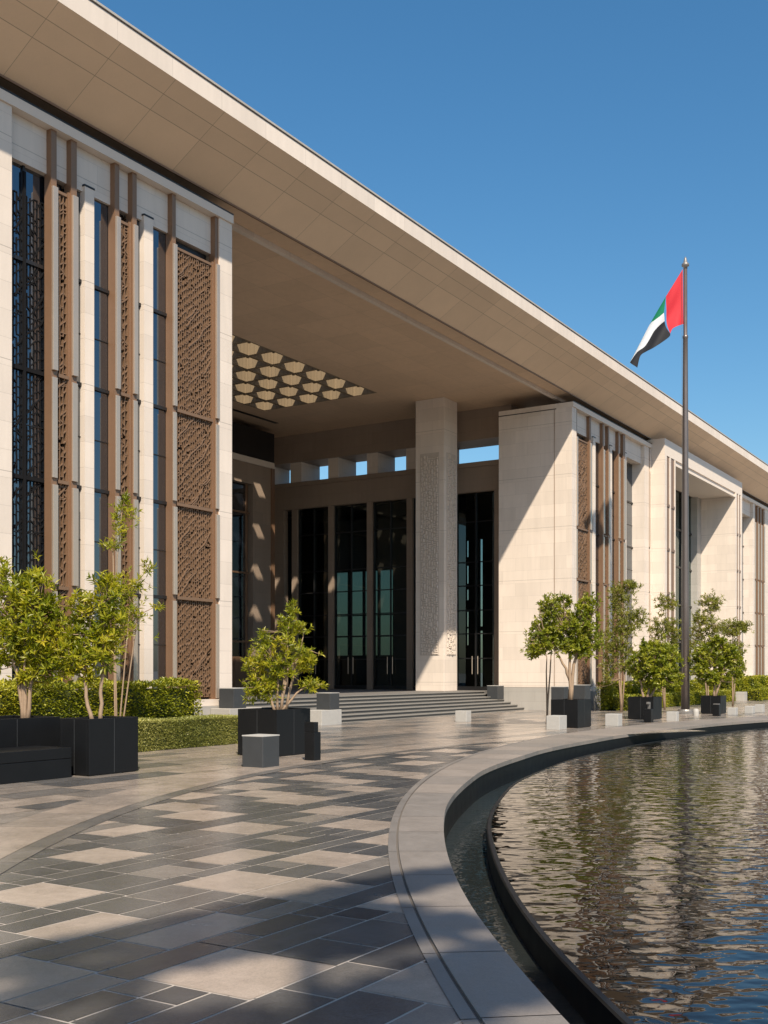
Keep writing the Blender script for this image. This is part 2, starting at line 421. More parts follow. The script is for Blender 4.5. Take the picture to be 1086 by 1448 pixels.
def lattice(x0, x1, z0, z1, y, cell, bar, depth, seed, diag=0.22):
    """openwork screen: wavering vertical strands, cross links and drifting diagonals"""
    rg = random.Random(seed); mb = MB()
    n = max(2, int(round((x1-x0)/cell))); cw_ = (x1-x0)/n; m = int((z1-z0)/(cell*0.8)); dz = (z1-z0)/m
    X = [[x0 + i*cw_ + (0 if i in (0, n) else rg.uniform(-0.07, 0.07)*cw_) for k in range(m+1)] for i in range(n+1)]
    def seg(p, q, b, yo=0.0):
        dx, dz_ = q[0]-p[0], q[1]-p[1]; L = math.hypot(dx, dz_) or 1; ex, ez = -dz_/L*b/2, dx/L*b/2
        a1, a2, b1, b2 = (p[0]+ex, p[1]+ez), (p[0]-ex, p[1]-ez), (q[0]+ex, q[1]+ez), (q[0]-ex, q[1]-ez)
        yf, yb = y+yo, y+depth
        F = lambda u, yy: (u[0], yy, u[1])
        mb.face((F(a1, yf), F(a2, yf), F(b2, yf), F(b1, yf)))
        mb.face((F(a2, yf), F(a2, yb), F(b2, yb), F(b2, yf)))
        mb.face((F(a1, yb), F(a1, yf), F(b1, yf), F(b1, yb)))
    for i in range(n+1):
        for k in range(m):
            if i in (0, n) or rg.random() < 0.97: seg((X[i][k], z0+k*dz), (X[i][k+1], z0+(k+1)*dz), bar*rg.uniform(0.8, 1.25))
    for i in range(n):
        for k in range(m+1):
            if (k + 2*i) % 3 == 0 or rg.random() < 0.1:
                up = min(m, max(0, k + rg.choice((0, 0, 1, 1, -1)))); seg((X[i][k], z0+k*dz), (X[i+1][up], z0+up*dz), bar*rg.uniform(0.85, 1.1), -0.004)
    # long drifting diagonals in front
    for _ in range(int((x1-x0)*(z1-z0)*1.6)):
        i = rg.randrange(0, max(1, n-3)); k = rg.randrange(0, max(1, m-8)); L = rg.randint(3, max(4, int(n*0.8))); 
        for s_ in range(L):
            if i+1 > n or k+2 > m: break
            st = rg.choice((1, 1, 2)); seg((X[i][k], z0+k*dz), (X[i+1][min(m, k+st)], z0+min(m, k+st)*dz), bar*1.35, -0.012); i += 1; k = min(m, k+st)
    return mb

def window(x0, x1, y, z0=ZB, z1=11.75, bars=FLOORS, verts=()):
    p = MB().face(((x0,y,z0),(x1,y,z0),(x1,y,z1),(x0,y,z1))).build('window', M['glass'], BL)
    for z in bars: MB().box(x0+0.003, x1-0.003, y-0.05, y-0.003, z-0.035, z+0.035).build('transom', M['blacksteel'], p)
    for z in bars: MB().box(x0+0.004, x1-0.004, y-0.02, y-0.004, z-1.1, z-1.08).build('glazing_bar', M['blacksteel'], p)
    for xv in verts: MB().box(xv-0.025, xv+0.025, y-0.04, y-0.0035, z0, z1).build('glazing_bar', M['blacksteel'], p)
    return p

def fin(x0, x1, y0=17.27, y1=17.5):
    f = MB().box(x0, x1, y0+0.03, y1, ZB, ZT-0.003).build('mullion', M['bronze'], BL)
    zs = [(11.35, 7.66, 0.03), (7.52, 5.5, 0.012), (5.36, 3.36, 0.03), (3.22, ZB+0.02, 0.012)]
    for za, zb, o in zs: MB().box(x0+0.006, x1-0.006, y0-o, y0+0.028, zb, za).build('mullion_cover', M['bronze_pale'], f, bevel=0.006)
    return f

def bay(xa, xb, els, detail=True, seed=1, y=17.27):
    beam = MB().box(xa, xb, y-0.05, y+0.7, ZT, 12.7).build('cornice_beam', M['lime_plain'], BL)
    MB().box(xa, xb, y-0.056, y+0.69, 12.703, 12.735).build('beam_flashing', M['blacksteel'], beam)
    MB().box(xa, xb, y-0.12, y+0.9, 0.0, ZB-0.16).build('plinth', M['lime_base'], BL)
    MB().box(xa, xb, y-0.03, y+0.9, ZB-0.155, ZB-0.003).build('base_course', M['lime_plain'], BL)
    sp = MB().box(xa+0.01, xb-0.01, y+0.17, y+0.42, 11.62, ZT-0.004).build('spandrel', M['lime'], BL)
    sd = seed
    for e in els:
        k, x0, x1 = e[:3]
        if k == 'pier': MB().box(x0, x1, y, y+0.72, ZB, ZT-0.002).build('pier', M['lime'], BL)
        elif k == 'slim':
            o = MB().box(x0, x1, y+0.1, y+0.34, ZB, 11.72).build('pilaster', M['lime'], BL)
            MB().box(x0-0.01, x1+0.01, y+0.09, y+0.188, 11.722, 11.76).build('pilaster_cap', M['blacksteel'], o)
        elif k == 'fin': fin(x0, x1)
        elif k == 'glass': window(x0, x1, y+0.24)
        elif k == 'lat':
            if not detail: continue
            sd += 1; cell = e[3] if len(e) > 3 else 0.095
            s = lattice(x0, x1, ZB+0.05, 11.3, y+0.1, cell, cell*0.24, 0.1, sd)
            for z in (7.6, 5.45, 3.3): s.box(x0-0.01, x1+0.01, y+0.045, y+0.095, z-0.035, z+0.035)
            s.box(x0, x1, y+0.08, y+0.16, 11.3, 11.36)
            o = s.build('lattice_screen', M['lattice'], BL)
            MB().box(x0-0.06, x0-0.005, y+0.06, y+0.2, ZB, 11.4).box(x1+0.005, x1+0.06, y+0.06, y+0.2, ZB, 11.4).build('screen_frame', M['bronze'], o)
            MB().face(((x0-0.05,y+0.3,ZB),(x1+0.05,y+0.3,ZB),(x1+0.05,y+0.3,11.6),(x0-0.05,y+0.3,11.6))).build('screen_backing', M['blacksteel'] if e[-1] == 'solid' else M['glass'], o)
        elif k == 'wide':
            yg = y + (0.3 if len(e) > 3 else 0.62)
            window(x0, x1+(0.1 if len(e) > 3 else 0.55), yg, verts=((x0+x1)/2,))
            if yg > y+0.5: MB().box(x0, x1, y+0.425, yg+0.05, 11.625, 11.9).build('window_head', M['lime_plain'], BL)
            if len(e) > 3:
                s = lattice(x0+0.02, x1+0.1, ZB+0.05, 11.05, yg-0.016, 0.085, 0.021, 0.012, 77, 0.3)
                s.box((x0+x1)/2-0.03, (x0+x1)/2+0.03, yg-0.07, yg-0.03, ZB, 11.5)
                for z in (7.6, 5.45, 3.3): s.box(x0, x1+0.1, yg-0.06, yg-0.035, z-0.04, z+0.04)
                s.build('dark_lattice', M['matte_black'], BL)

LEFT = [('pier', 13.3, 14.13), ('wide', 14.13, 15.14, 'lattice'), ('fin', 15.12, 15.26), ('lat', 15.32, 15.58, 0.085, 'g'), ('fin', 15.64, 15.79), ('glass', 15.79, 16.07),
        ('slim', 16.07, 16.33), ('glass', 16.33, 16.85), ('fin', 16.85, 16.98), ('lat', 17.04, 17.3, 0.085, 'g'), ('fin', 17.37, 17.5), ('glass', 17.5, 17.8),
        ('slim', 17.8, 18.08), ('glass', 18.08, 18.62), ('fin', 18.62, 18.74), ('lat', 18.8, 20.03, 0.072, 'solid'), ('fin', 20.1, 20.22), ('pier', 20.22, 20.69)]
bay(13.3, 20.69, LEFT, seed=10)
D = -7.39
bay(13.3+D, 20.69+D-0.01, [(e[0], e[1]+D, e[2]+D-(0.01 if e[2] > 20.6 else 0)) for e in LEFT], detail=False)
RIGHT = [('pier', 42.27, 42.74), ('fin', 42.74, 42.88), ('lat', 42.97, 44.2, 0.11, 'solid'), ('fin', 44.28, 44.46), ('glass', 44.46, 44.9), ('slim', 44.9, 45.17), ('glass', 45.17, 45.85),
         ('fin', 45.85, 46.0), ('lat', 46.07, 46.42, 0.1, 'g'), ('fin', 46.5, 46.64), ('glass', 46.64, 46.95), ('slim', 46.95, 47.2), ('glass', 47.2, 47.8), ('fin', 47.8, 47.94),
         ('lat', 48.01, 48.35, 0.1, 'g'), ('fin', 48.45, 48.72), ('slim', 48.75, 49.1), ('wide', 49.1, 51.3), ('pier', 51.35, 52.0), ('fin', 52.0, 52.16), ('pier', 52.16, 52.34)]
bay(42.27, 52.34, RIGHT, seed=30)
THIRD = [('wide', 67.3, 72.7), ('pier', 72.75, 73.2), ('fin', 73.22, 73.5), ('lat', 73.57, 74.0, 0.12, 'g'), ('fin', 74.1, 74.4), ('glass', 74.4, 74.9), ('fin', 74.9, 75.2), ('lat', 75.27, 75.7, 0.12, 'g'), ('fin', 75.75, 76.0),
         ('pier', 76.0, 77.3), ('glass', 77.3, 79.0), ('fin', 79.0, 79.4), ('lat', 79.5, 81.0, 0.14, 'solid'), ('fin', 81.1, 81.4), ('pier', 81.4, 83.0), ('wide', 83.0, 88.0), ('pier', 88.0, 92.0)]
bay(67.3, 92.0, THIRD, seed=50)
# solid body of the wings behind their fronts
MB().box(5.9, 20.69, 18.42, 33.9, 0.8, 12.68).build('wing_wall', M['lime'], BL)
MB().box(20.2, 20.69, 17.992, 18.415, 0.8, 12.498).build('wing_wall', M['lime'], BL)
MB().box(42.27, 43.2, 17.992, 20.6, ZB, 12.498).box(42.27, 43.2, 17.975, 20.6, ZT, 12.7).build('wing_wall', M['lime'], BL)
MB().box(42.25, 43.1, 17.97, 20.602, 12.5-0.03, 12.5).build('shadow_groove', M['blacksteel'], BL)
MB().box(42.262, 42.268, 18.04, 18.06, ZB, 12.46).build('panel_joint', M['bronze'], BL)
MB().box(43.21, 54.09, 18.42, 20.6, ZB, 12.6).box(65.71, 92, 18.42, 20.6, ZB, 12.6).box(54.095, 65.705, 19.6, 20.6, ZB, 12.6).build('wing_wall', M['lime'], BL)
MB().box(42.27, 92, 18.18, 20.6, 0, ZB-0.01).build('plinth', M['lime_base'], BL)

# portal block standing forward
fx0, fx1, fy = 52.35, 67.26, 16.6
pb = MB()
for (a_, b_) in ((52.35, 52.69), (53.13, 53.36), (53.93, 54.1)): pb.box(a_, b_, fy, 18.4, ZB, 12.15)
pb.box(52.69, 53.93, fy+0.12, 18.39, ZB, 12.15); pb.build('portal_pier', M['lime'], BL)
pb = MB()
for (a_, b_) in ((65.7, 66.0), (66.35, 66.55), (66.9, 67.26)): pb.box(a_, b_, fy, 18.8, ZB, 12.15)
pb.box(66.0, 66.9, fy+0.12, 18.79, ZB, 12.15); pb.build('portal_pier', M['lime'], BL)
for (a_, b_) in ((52.7, 53.12), (53.37, 53.92), (66.01, 66.34), (66.56, 66.89)):
    tr = MB(); tr.box(a_, b_, fy+0.03, fy+0.118, ZB, 12.14)
    for z in (3.3, 5.45, 7.6, 9.75): tr.box(a_, b_, fy-0.01, fy+0.029, z-0.06, z+0.06)
    tr.build('bronze_strip', M['bronze'], BL)
MB().box(fx0, fx1, fy, 18.9, 12.152, 12.95).build('portal_beam', M['lime_plain'], BL)
MB().box(54.1, 65.7, fy+0.07, 18.9, 11.95, 12.15).build('portal_lintel', M['lime_plain'], BL)
MB().box(54.1, 65.7, fy+0.0, fy+0.2, 11.87, 11.948).build('lintel_lip', M['lime_plain'], BL)
MB().box(64.9, 65.69, 18.62, 19.2, ZB, 11.94).build('portal_jamb', M['lime_base'], BL)
pn = MB().face(((54.1,19.0,ZB),(64.9,19.0,ZB),(64.9,19.0,11.94),(54.1,19.0,11.94))).build('portal_window', M['glass_clear'], BL)
t = MB()
for x in (56.2, 58.4, 60.6, 62.8): t.box(x-0.05, x+0.05, 18.93, 18.99, ZB, 11.93)
for z in (3.3, 5.45, 7.6, 9.75): t.box(54.1, 64.89, 18.94, 18.992, z-0.05, z+0.05)
t.build('window_frame', M['blacksteel'], pn)
cu = MB(); x = 54.3
while x < 64.6:
    cu.face([(x, 19.25+0.06*math.sin(x*9), ZB), (x+0.12, 19.25+0.06*math.sin((x+0.12)*9), ZB), (x+0.12, 19.25+0.06*math.sin((x+0.12)*9), 9.6), (x, 19.25+0.06*math.sin(x*9), 9.6)]); x += 0.12
cu.build('curtain', M['curtain'], pn)
MB().box(fx0-0.02, fx1, fy-0.1, 18.17, 0, ZB-0.003).build('plinth', M['lime_base'], BL)

# roof: fascia, raked soffit, level band, rib, ceiling with coffered skylight
XL, XR, XP, YB = -6.0, 118.0, 45.1, 34.0
rf = MB().face(((XL,15.8,14.36),(XR,15.8,14.36),(XR,21.5,14.36),(XL,21.5,14.36)))
CX0, CX1, CY0, CY1 = 28.9, 38.75, 24.5, 30.5
rf.box(XL, XR, 15.77, 15.8, 13.952, 14.36)
for (a_, b_, c_, d_) in ((XL, CX0, 21.5, YB), (CX1, XP, 21.5, YB), (CX0, CX1, 21.5, CY0), (CX0, CX1, CY1, YB)):
    rf.face(((a_,c_,14.36),(b_,c_,14.36),(b_,d_,14.36),(a_,d_,14.36)))
rf.face(((XP,21.5,13.2),(XP,YB,13.2),(XP,YB,14.36),(XP,21.5,14.36))).face(((XP,21.5,12.7),(XR,21.5,12.7),(XR,21.5,14.36),(XP,21.5,14.36))).face(((XL,YB,12),(XP,YB,12),(XP,YB,14.36),(XL,YB,14.36)))
RO = rf.build('roof', M['lime_fascia'], BL)
MB().box(XL, XR, 15.742, 15.9, 14.385, 14.43).build('roof_coping', M['lime_base'], RO)
MB().box(XL, XR, 15.785, 15.9, 14.362, 14.384).build('coping_groove', M['bronze'], RO)
sf = MB().face(((XL,15.77,13.95),(XL,17.33,13.02),(XR,17.33,13.02),(XR,15.77,13.95)))
sf.build('soffit', M['soffit'], RO)
bd = MB().face(((XL,17.33,13.021),(XL,17.33,13.08),(XR,17.33,13.08),(XR,17.33,13.021)))
bd.face(((XL,17.331,13.08),(XL,18.07,13.08),(XR,18.07,13.08),(XR,17.331,13.08)))
bd.build('soffit_band', M['ceil'], RO)
MB().box(XL, XR, 17.30, 17.345, 12.985, 13.03).build('soffit_bead', M['bronze'], RO)
MB().box(XL, XR, 18.05, 18.2, 12.95, 13.3).build('ceiling_rib', M['lime_fascia'], RO)
ce = MB(); ZC = 13.27
for (a_, b_, c_, d_) in ((XL, CX0, 18.2, YB), (CX1, XP, 18.2, YB), (CX0, CX1, 18.2, CY0), (CX0, CX1, CY1, YB), (XP, XR, 18.2, 21.5)):
    ce.face(((a_,c_,ZC),(a_,d_,ZC),(b_,d_,ZC),(b_,c_,ZC)))
ce.build('ceiling', M['ceil'], RO)
sk = MB(); nx, ny = 7, 5; px_, py_ = (CX1-CX0)/nx, (CY1-CY0)/ny
def cofr(i, j):
    x0, y0 = CX0+i*px_, CY0+j*py_; X1, Y1 = x0+px_, y0+py_; r = 0.075
    a0, a1, b0, b1 = x0+r, X1-r, y0+r, Y1-r; zt = 14.37
    for q in (((x0,y0),(X1,y0),(a1,b0),(a0,b0)), ((X1,y0),(X1,Y1),(a1,b1),(a1,b0)), ((X1,Y1),(x0,Y1),(a0,b1),(a1,b1)), ((x0,Y1),(x0,y0),(a0,b0),(a0,b1))):
        sk.face([(x, y, ZC) for x, y in q])
    for (p, q) in (((a0,b0),(a1,b0)), ((a1,b0),(a1,b1)), ((a1,b1),(a0,b1)), ((a0,b1),(a0,b0))):
        sk.face(((*p, ZC), (*q, ZC), (*q, zt), (*p, zt)))
    for (cx, cy) in ((x0, y0),):
        sk.box(cx+0.06, cx+0.14, cy+0.06, cy+0.14, ZC-0.03, ZC-0.002)
for i in range(nx):
    for j in range(ny): cofr(i, j)
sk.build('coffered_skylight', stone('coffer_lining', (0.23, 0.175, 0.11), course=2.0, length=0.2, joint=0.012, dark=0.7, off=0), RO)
MB().box(30.0, 41.0, 31.4, 31.6, ZC-0.012, ZC-0.002).build('ceiling_slot', M['blacksteel'], RO)

# portico floor, right wall with tall glazing and clerestory, back wall, column
MB().box(20.7, 43.5, 21.3, 34, 0.3, 0.777).build('podium', M['podium'], BL)
WX = 43.5
pil = [(33.0, 33.9), (32.18, 32.51), (30.03, 30.32), (27.81, 28.1), (25.6, 25.91), (23.4, 23.7), (21.1, 21.42), (20.6, 21.1)]
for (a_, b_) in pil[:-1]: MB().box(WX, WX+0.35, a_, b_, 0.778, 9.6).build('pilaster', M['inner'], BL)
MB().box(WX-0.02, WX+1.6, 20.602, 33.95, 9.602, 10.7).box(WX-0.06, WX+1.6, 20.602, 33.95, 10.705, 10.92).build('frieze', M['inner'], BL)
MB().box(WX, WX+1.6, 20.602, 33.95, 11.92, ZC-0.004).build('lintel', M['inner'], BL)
for (a_, b_) in ((31.93, 32.6), (29.74, 30.33), (27.5, 28.1), (25.35, 25.95), (24.0, 24.5), (33.82, 33.94)):
    MB().box(WX+0.02, WX+1.58, a_, b_, 10.922, 11.918).build('clerestory_fin', M['lime'], BL)
ys = sorted([p for p in pil], key=lambda p: p[0])
for (p, q) in zip(ys, ys[1:]):
    y0, y1 = p[1], q[0]
    if y1 - y0 < 0.5: continue
    wn = MB().face(((WX+0.2,y0,0.95),(WX+0.2,y0,9.6),(WX+0.2,y1,9.6),(WX+0.2,y1,0.95))).build('window', M['glass_clear'], BL)
    f = MB(); ym = (y0+y1)/2
    for yy in (y0+0.03, ym, y1-0.03): f.box(WX+0.12, WX+0.19, yy-0.03, yy+0.03, 0.95, 9.59)
    for z in (2.2, 3.3, 4.35, 5.45, 6.5, 8.3): f.box(WX+0.14, WX+0.188, y0+0.002, y1-0.002, z-0.025, z+0.025)
    f.box(WX+0.1, WX+0.3, y0, y1, 0.778, 0.948)
    f.build('window_frame', M['blacksteel'], wn)
    for yy in (ym-0.14, ym+0.14): MB().tube([(WX+0.07, yy, 1.5), (WX+0.07, yy, 2.3)], 0.02, 6).build('door_pull', M['bronze_pale'], wn)
# hall behind the glazing: slotted far wall open to daylight
hl = MB(); rg = random.Random(5)
HX = 47.5; yy = 20.7; slots = []
while yy < 33.5:
    wd = rg.choice((0.12, 0.16, 0.2)); gp = rg.uniform(0.55, 1.2)
    if 28.2 < yy < 32: wd, gp = 0.85, 0.07  # added wide openings: sky seen through them stands in for a glass reflection
    slots.append((yy, yy+wd)); yy += wd + gp
prev = 20.7
for (a_, b_) in slots:
    hl.box(HX, HX+0.2, prev, a_, 0.8, 9.5); zz = 0.8
    for z in ((2.4, 3.4, 4.5, 5.6) if b_-a_ > 0.5 else (2.9, 3.8, 5.1, 5.9, 7.2)):
        if b_-a_ > 0.5: hl.box(HX, HX+0.2, a_, b_, zz, z if zz < 1 else zz+0.05); zz = z + 0.0; continue
        if rg.random() < 0.7: hl.box(HX, HX+0.2, a_, b_, zz, z); 
        zz = z + rg.uniform(0.5, 0.9)
    hl.box(HX, HX+0.2, a_, b_, min(zz + (1.2 if b_-a_ > 0.5 else 0), 8.4), 9.5); prev = b_
hl.box(HX, HX+0.2, prev, 33.9, 0.8, 9.5)
hl.box(WX+0.4, HX+0.2, 20.6, 33.9, 9.5, 9.59).box(WX+0.4, HX+0.2, 33.7, 33.9, 0.8, 9.49).box(WX+0.4, HX+0.2, 20.6, 33.9, 0.7, 0.775)
HL = hl.build('hall_interior', M['dark_room'], BL)
MB().face(((HX+0.1,28.0,0.8),(HX+0.1,28.0,9.4),(HX+0.1,33.5,9.4),(HX+0.1,33.5,0.8))).build('reflection_pane', M['glass_clear'], HL)  # added pane, tints the wide openings like the teal reflection
BY = 32.2
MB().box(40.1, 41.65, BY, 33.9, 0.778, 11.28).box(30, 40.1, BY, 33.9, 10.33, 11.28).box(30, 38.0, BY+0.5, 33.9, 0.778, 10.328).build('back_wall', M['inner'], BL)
MB().box(20.7, 41.66, BY-0.05, 33.9, 11.283, 11.56).build('back_wall_band', M['lime_plain'], BL)
MB().box(20.7, 41.65, BY-0.04, 33.9, 11.562, 12.95).build('dark_upper_box', M['blacksteel'], BL)
MB().box(41.42, 41.67, BY-0.06, BY-0.003, 0.778, 11.28).build('bronze_strip', M['bronze'], BL)
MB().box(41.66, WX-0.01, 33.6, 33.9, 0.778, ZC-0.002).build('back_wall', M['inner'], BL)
wn = MB().face(((36.0,BY+0.3,0.95),(40.1,BY+0.3,0.95),(40.1,BY+0.3,10.33),(36.0,BY+0.3,10.33))).build('window', M['glass'], BL)
f = MB()
for x in (37.0, 38.6, 39.9): f.box(x-0.04, x+0.04, BY+0.2, BY+0.29, 0.95, 10.32)
for z in (3.0, 6.2, 9.0): f.box(36.0, 40.09, BY+0.22, BY+0.288, z-0.04, z+0.04)
f.build('window_frame', M['bronze'], wn)
MB().box(38.7, 40.05, BY-0.06, BY+0.15, 0.78, 2.3).build('entrance_screen', M['bronze'], BL)

cx0, cx1, cy0, cy1 = 40.8, 41.98, 22.45, 23.85
cl = MB().box(cx0, cx1, cy0, cy1, 0.778, ZC-0.004).build('column', M['lime'], BL, bevel=0.012)
M['carved'] = plain('carved_stone_ground', (0.5, 0.435, 0.375), 0.75, 0.2, 6)  # greyer panel stone, with groove shade put into its darker colour
MB().box(cx0-0.012, cx0+0.002, 22.68, 23.62, 2.3, 10.95).build('panel_ground', M['carved'], cl)
MB().box(41.0, 41.83, cy0-0.012, cy0+0.002, 2.3, 10.95).build('panel_ground', M['carved'], cl)
def relief(u0, u1, z0, z1, place, seed):
    rg = random.Random(seed); mb = MB(); n = int((u1-u0)/0.115); wd = (u1-u0)/n
    for i in range(n):
        z = z0
        while z < z1 - 0.1:
            h = rg.uniform(0.08, 0.24); u = u0 + i*wd
            q = rg.random(); d = rg.uniform(0.03, 0.075)
            if q < 0.45: r_ = (u+0.02, u+0.06, z, z+h)
            elif q < 0.75: r_ = (u+0.015, u+wd-0.01, z, z+0.042)
            else: r_ = (u+0.06, u+0.11, z, z+h*0.8)
            place(mb, *r_, d)
            if q < 0.45 and rg.random() < 0.7: place(mb, u+0.06, u+wd-0.012, z+h*0.5, z+h*0.5+0.04, d*0.9)
            z += (h if q < 0.45 else 0.042 if q < 0.75 else h*0.8) + 0.045
    return mb
relief(22.72, 23.58, 2.35, 10.85, lambda m, a_, b_, c_, d_, e_: m.box(cx0-e_, cx0+0.004, a_, b_, c_, d_), 3).build('carved_panel', M['lime_plain'], cl)
relief(41.05, 41.78, 2.35, 10.85, lambda m, a_, b_, c_, d_, e_: m.box(a_, b_, cy0-e_, cy0+0.004, c_, d_), 4).build('carved_panel', M['lime_plain'], cl)

# stairs
stt = MB(); trd = MB(); ns = 7
for i in range(ns):
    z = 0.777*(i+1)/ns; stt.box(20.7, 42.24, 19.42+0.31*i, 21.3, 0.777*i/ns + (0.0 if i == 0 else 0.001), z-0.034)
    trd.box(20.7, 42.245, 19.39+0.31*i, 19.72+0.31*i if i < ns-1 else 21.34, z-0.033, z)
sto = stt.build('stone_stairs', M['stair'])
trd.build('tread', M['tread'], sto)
tag(sto, 'broad flight of grey stone steps rising to the portico', 'stairs')

# ------------------------------------------------------------------ planters, blocks, plinth
def planter(name, x0, x1, y0, y1, h, label, joints=1, group='black granite planters in a row'):
    o = empty(name, ((x0+x1)/2, (y0+y1)/2, 0), label, 'planter', group)
    a_, b_, c_, d_ = (x0-x1)/2, (x1-x0)/2, (y0-y1)/2, (y1-y0)/2; t_ = 0.05
    m = MB()
    m.box(a_, b_, c_, c_+t_, 0.02, h).box(a_, b_, d_-t_, d_, 0.02, h).box(a_, a_+t_, c_+t_, d_-t_, 0.02, h).box(b_-t_, b_, c_+t_, d_-t_, 0.02, h)
    m.build('planter_box', M['granite'], o, bevel=0.006)
    g2 = MB().box(a_+0.03, b_-0.03, c_+0.03, d_-0.03, 0.0, 0.02)
    g2.build('planter_foot', M['blacksteel'], o)
    sj = MB(); sj.box(-0.004, 0.004, c_-0.002, c_+0.001, 0.03, h-0.01).build('panel_joint', M['granite_mid'], o)
    MB().box(a_-0.002, a_+0.001, -0.004, 0.004, 0.03, h-0.01).build('panel_joint', M['granite_mid'], o)
    MB().box(a_+t_, b_-t_, c_+t_, d_-t_, h-0.2, h-0.06).build('soil', M['soil'], o)
    return o
planter('planter', 11.79, 12.83, 12.65, 13.3, 0.88, 'nearest black planter, right of the low plinth, holding a two-stemmed tree')
planter('planter', 10.5, 12.2, 13.75, 14.85, 0.88, 'black planter behind the low plinth at the left edge with a bushy tree')
planter('planter', 16.33, 17.4, 12.55, 13.49, 0.89, 'large black planter with an open shrub, between the dark seat cube and the stairs')
planter('planter', 29.2, 30.23, 11.76, 12.58, 0.81, 'black planter with a round-crowned tree in front of the bare stone side wall')
planter('planter', 35.69, 36.59, 11.7, 12.58, 0.76, 'black planter with a dense shrub just left of the flagpole')
planter('planter', 41.79, 42.6, 11.11, 11.86, 0.69, 'black planter with a shrub just right of the flagpole')

def block(name, x0, x1, y0, y1, z0, z1, m, label, cat, group=None, bevel=0.012, cap=None):
    o = MB().box((x0-x1)/2, (x1-x0)/2, (y0-y1)/2, (y1-y0)/2, 0, z1-z0).build(name, M[m], None, bevel=bevel)
    o.location = ((x0+x1)/2, (y0+y1)/2, z0); tag(o, label, cat, group)
    if cap:
        MB().box((x0-x1)/2-0.004, (x1-x0)/2+0.004, (y0-y1)/2-0.004, (y1-y0)/2+0.004, z1-z0+0.001, z1-z0+0.022).build('top_slab', M[cap], o, bevel=0.004)
    return o
block('seat_cube', 14.3, 14.75, 11.28, 11.72, 0, 0.52, 'granite_mid', 'charcoal stone seat cube with pale top in front of the middle planter', 'seat', cap='concrete')
bo = block('bollard', 15.93, 16.13, 11.4, 11.62, 0, 0.52, 'granite', 'short black bollard in front of the right corner of the middle planter', 'bollard')
MB().box(-0.1, 0.02, -0.11, 0.11, 0.522, 0.7).build('bollard_head', M['granite'], bo, bevel=0.008)
block('stone_block', 28.05, 28.58, 11.83, 12.22, 0, 0.39, 'concrete', 'pale granite cube in front of the planter with the round-crowned tree', 'block', 'pale granite cubes on the plaza')
block('stone_block', 30.93, 31.3, 11.2, 11.6, 0, 0.36, 'concrete', 'pale granite cube between the round-crowned tree and the dense shrub', 'block', 'pale granite cubes on the plaza')
block('stone_block', 35.02, 35.3, 10.72, 11.05, 0, 0.31, 'concrete', 'pale granite cube just left of the flagpole base', 'block', 'pale granite cubes on the plaza')
block('stone_block', 30.9, 31.25, 16.2, 16.6, 0, 0.36, 'concrete', 'lone pale granite cube standing out in front of the stairs', 'block', 'pale granite cubes on the plaza')
block('stone_block', 41.25, 41.6, 10.42, 10.72, 0, 0.27, 'concrete', 'pale cube just right of the shrub planter beyond the flagpole', 'block', 'pale granite cubes on the plaza')
block('stone_block', 42.9, 43.3, 10.2, 10.5, 0, 0.29, 'concrete', 'middle one of the three pale cubes at the far right', 'block', 'pale granite cubes on the plaza')
block('stone_block', 44.7, 45.1, 10.25, 10.55, 0, 0.3, 'concrete', 'farthest right pale cube beside the pool edge', 'block', 'pale granite cubes on the plaza')
# small rounded stone by the pole
rs = MB().lathe([(0.0, 0.26), (0.06, 0.255), (0.1, 0.22), (0.11, 0.12), (0.11, 0.0)], n=16).build('rounded_stone', M['concrete'], None, smooth=True)
rs.location = (39.9, 11.5, 0); tag(rs, 'small rounded pinkish stone right of the flagpole base', 'stone')
# low posts in front of the two shrub planters, each with a small bent metal head
for (x, y_, h, lb) in ((33.75, 11.22, 0.43, 'short black post with bent metal head before the dense shrub planter'), (39.9, 10.75, 0.42, 'short black post with pale top before the planter right of the flagpole')):
    p = block('light_post', x-0.12, x+0.12, y_-0.12, y_+0.12, 0, h, 'granite', lb, 'post', 'short black posts before the planters')
    m = MB()
    if x < 36: m.box(0.02, 0.07, -0.04, 0.04, h+0.001, h+0.22).box(-0.1, 0.02, -0.04, 0.04, h+0.15, h+0.22)
    else: m.box(-0.1, 0.1, -0.1, 0.1, h+0.001, h+0.03)
    m.build('post_head', M['plate'], p, bevel=0.005)
# stair cheek block with dark cube, dark cubes by the piers and behind the round-crowned tree
block('stair_block', 26.5, 27.55, 18.7, 19.35, 0, 0.46, 'concrete', 'pale stone block at the foot of the stairs with a dark cube on it', 'block')
block('dark_cube', 27.0, 27.5, 18.75, 19.25, 0.461, 0.95, 'granite_mid', 'dark cube standing on the pale block at the foot of the stairs', 'cube', cap='concrete')
block('pier_base', 19.75, 20.95, 16.55, 17.14, 0, 0.74, 'lime_base', 'pale stone base in front of the left pier of the portico', 'base')
block('dark_cube', 19.95, 20.42, 16.6, 17.05, 0.742, 1.2, 'granite_mid', 'dark cube at the foot of the left portico pier', 'cube', cap='concrete')
block('dark_cube', 41.55, 42.15, 20.3, 20.8, 0.45, 1.0, 'granite_mid', 'dark cube at the top right end of the stairs', 'cube', cap='concrete')
block('dark_cube', 36.0, 36.4, 15.0, 15.5, 0.0, 1.06, 'granite_mid', 'left dark pillar stub standing behind the round-crowned tree planter', 'cube', cap='concrete')
block('dark_cube', 37.95, 38.5, 15.0, 15.5, 0.0, 1.1, 'granite_mid', 'right dark pillar stub standing behind the round-crowned tree planter', 'cube', cap='concrete')
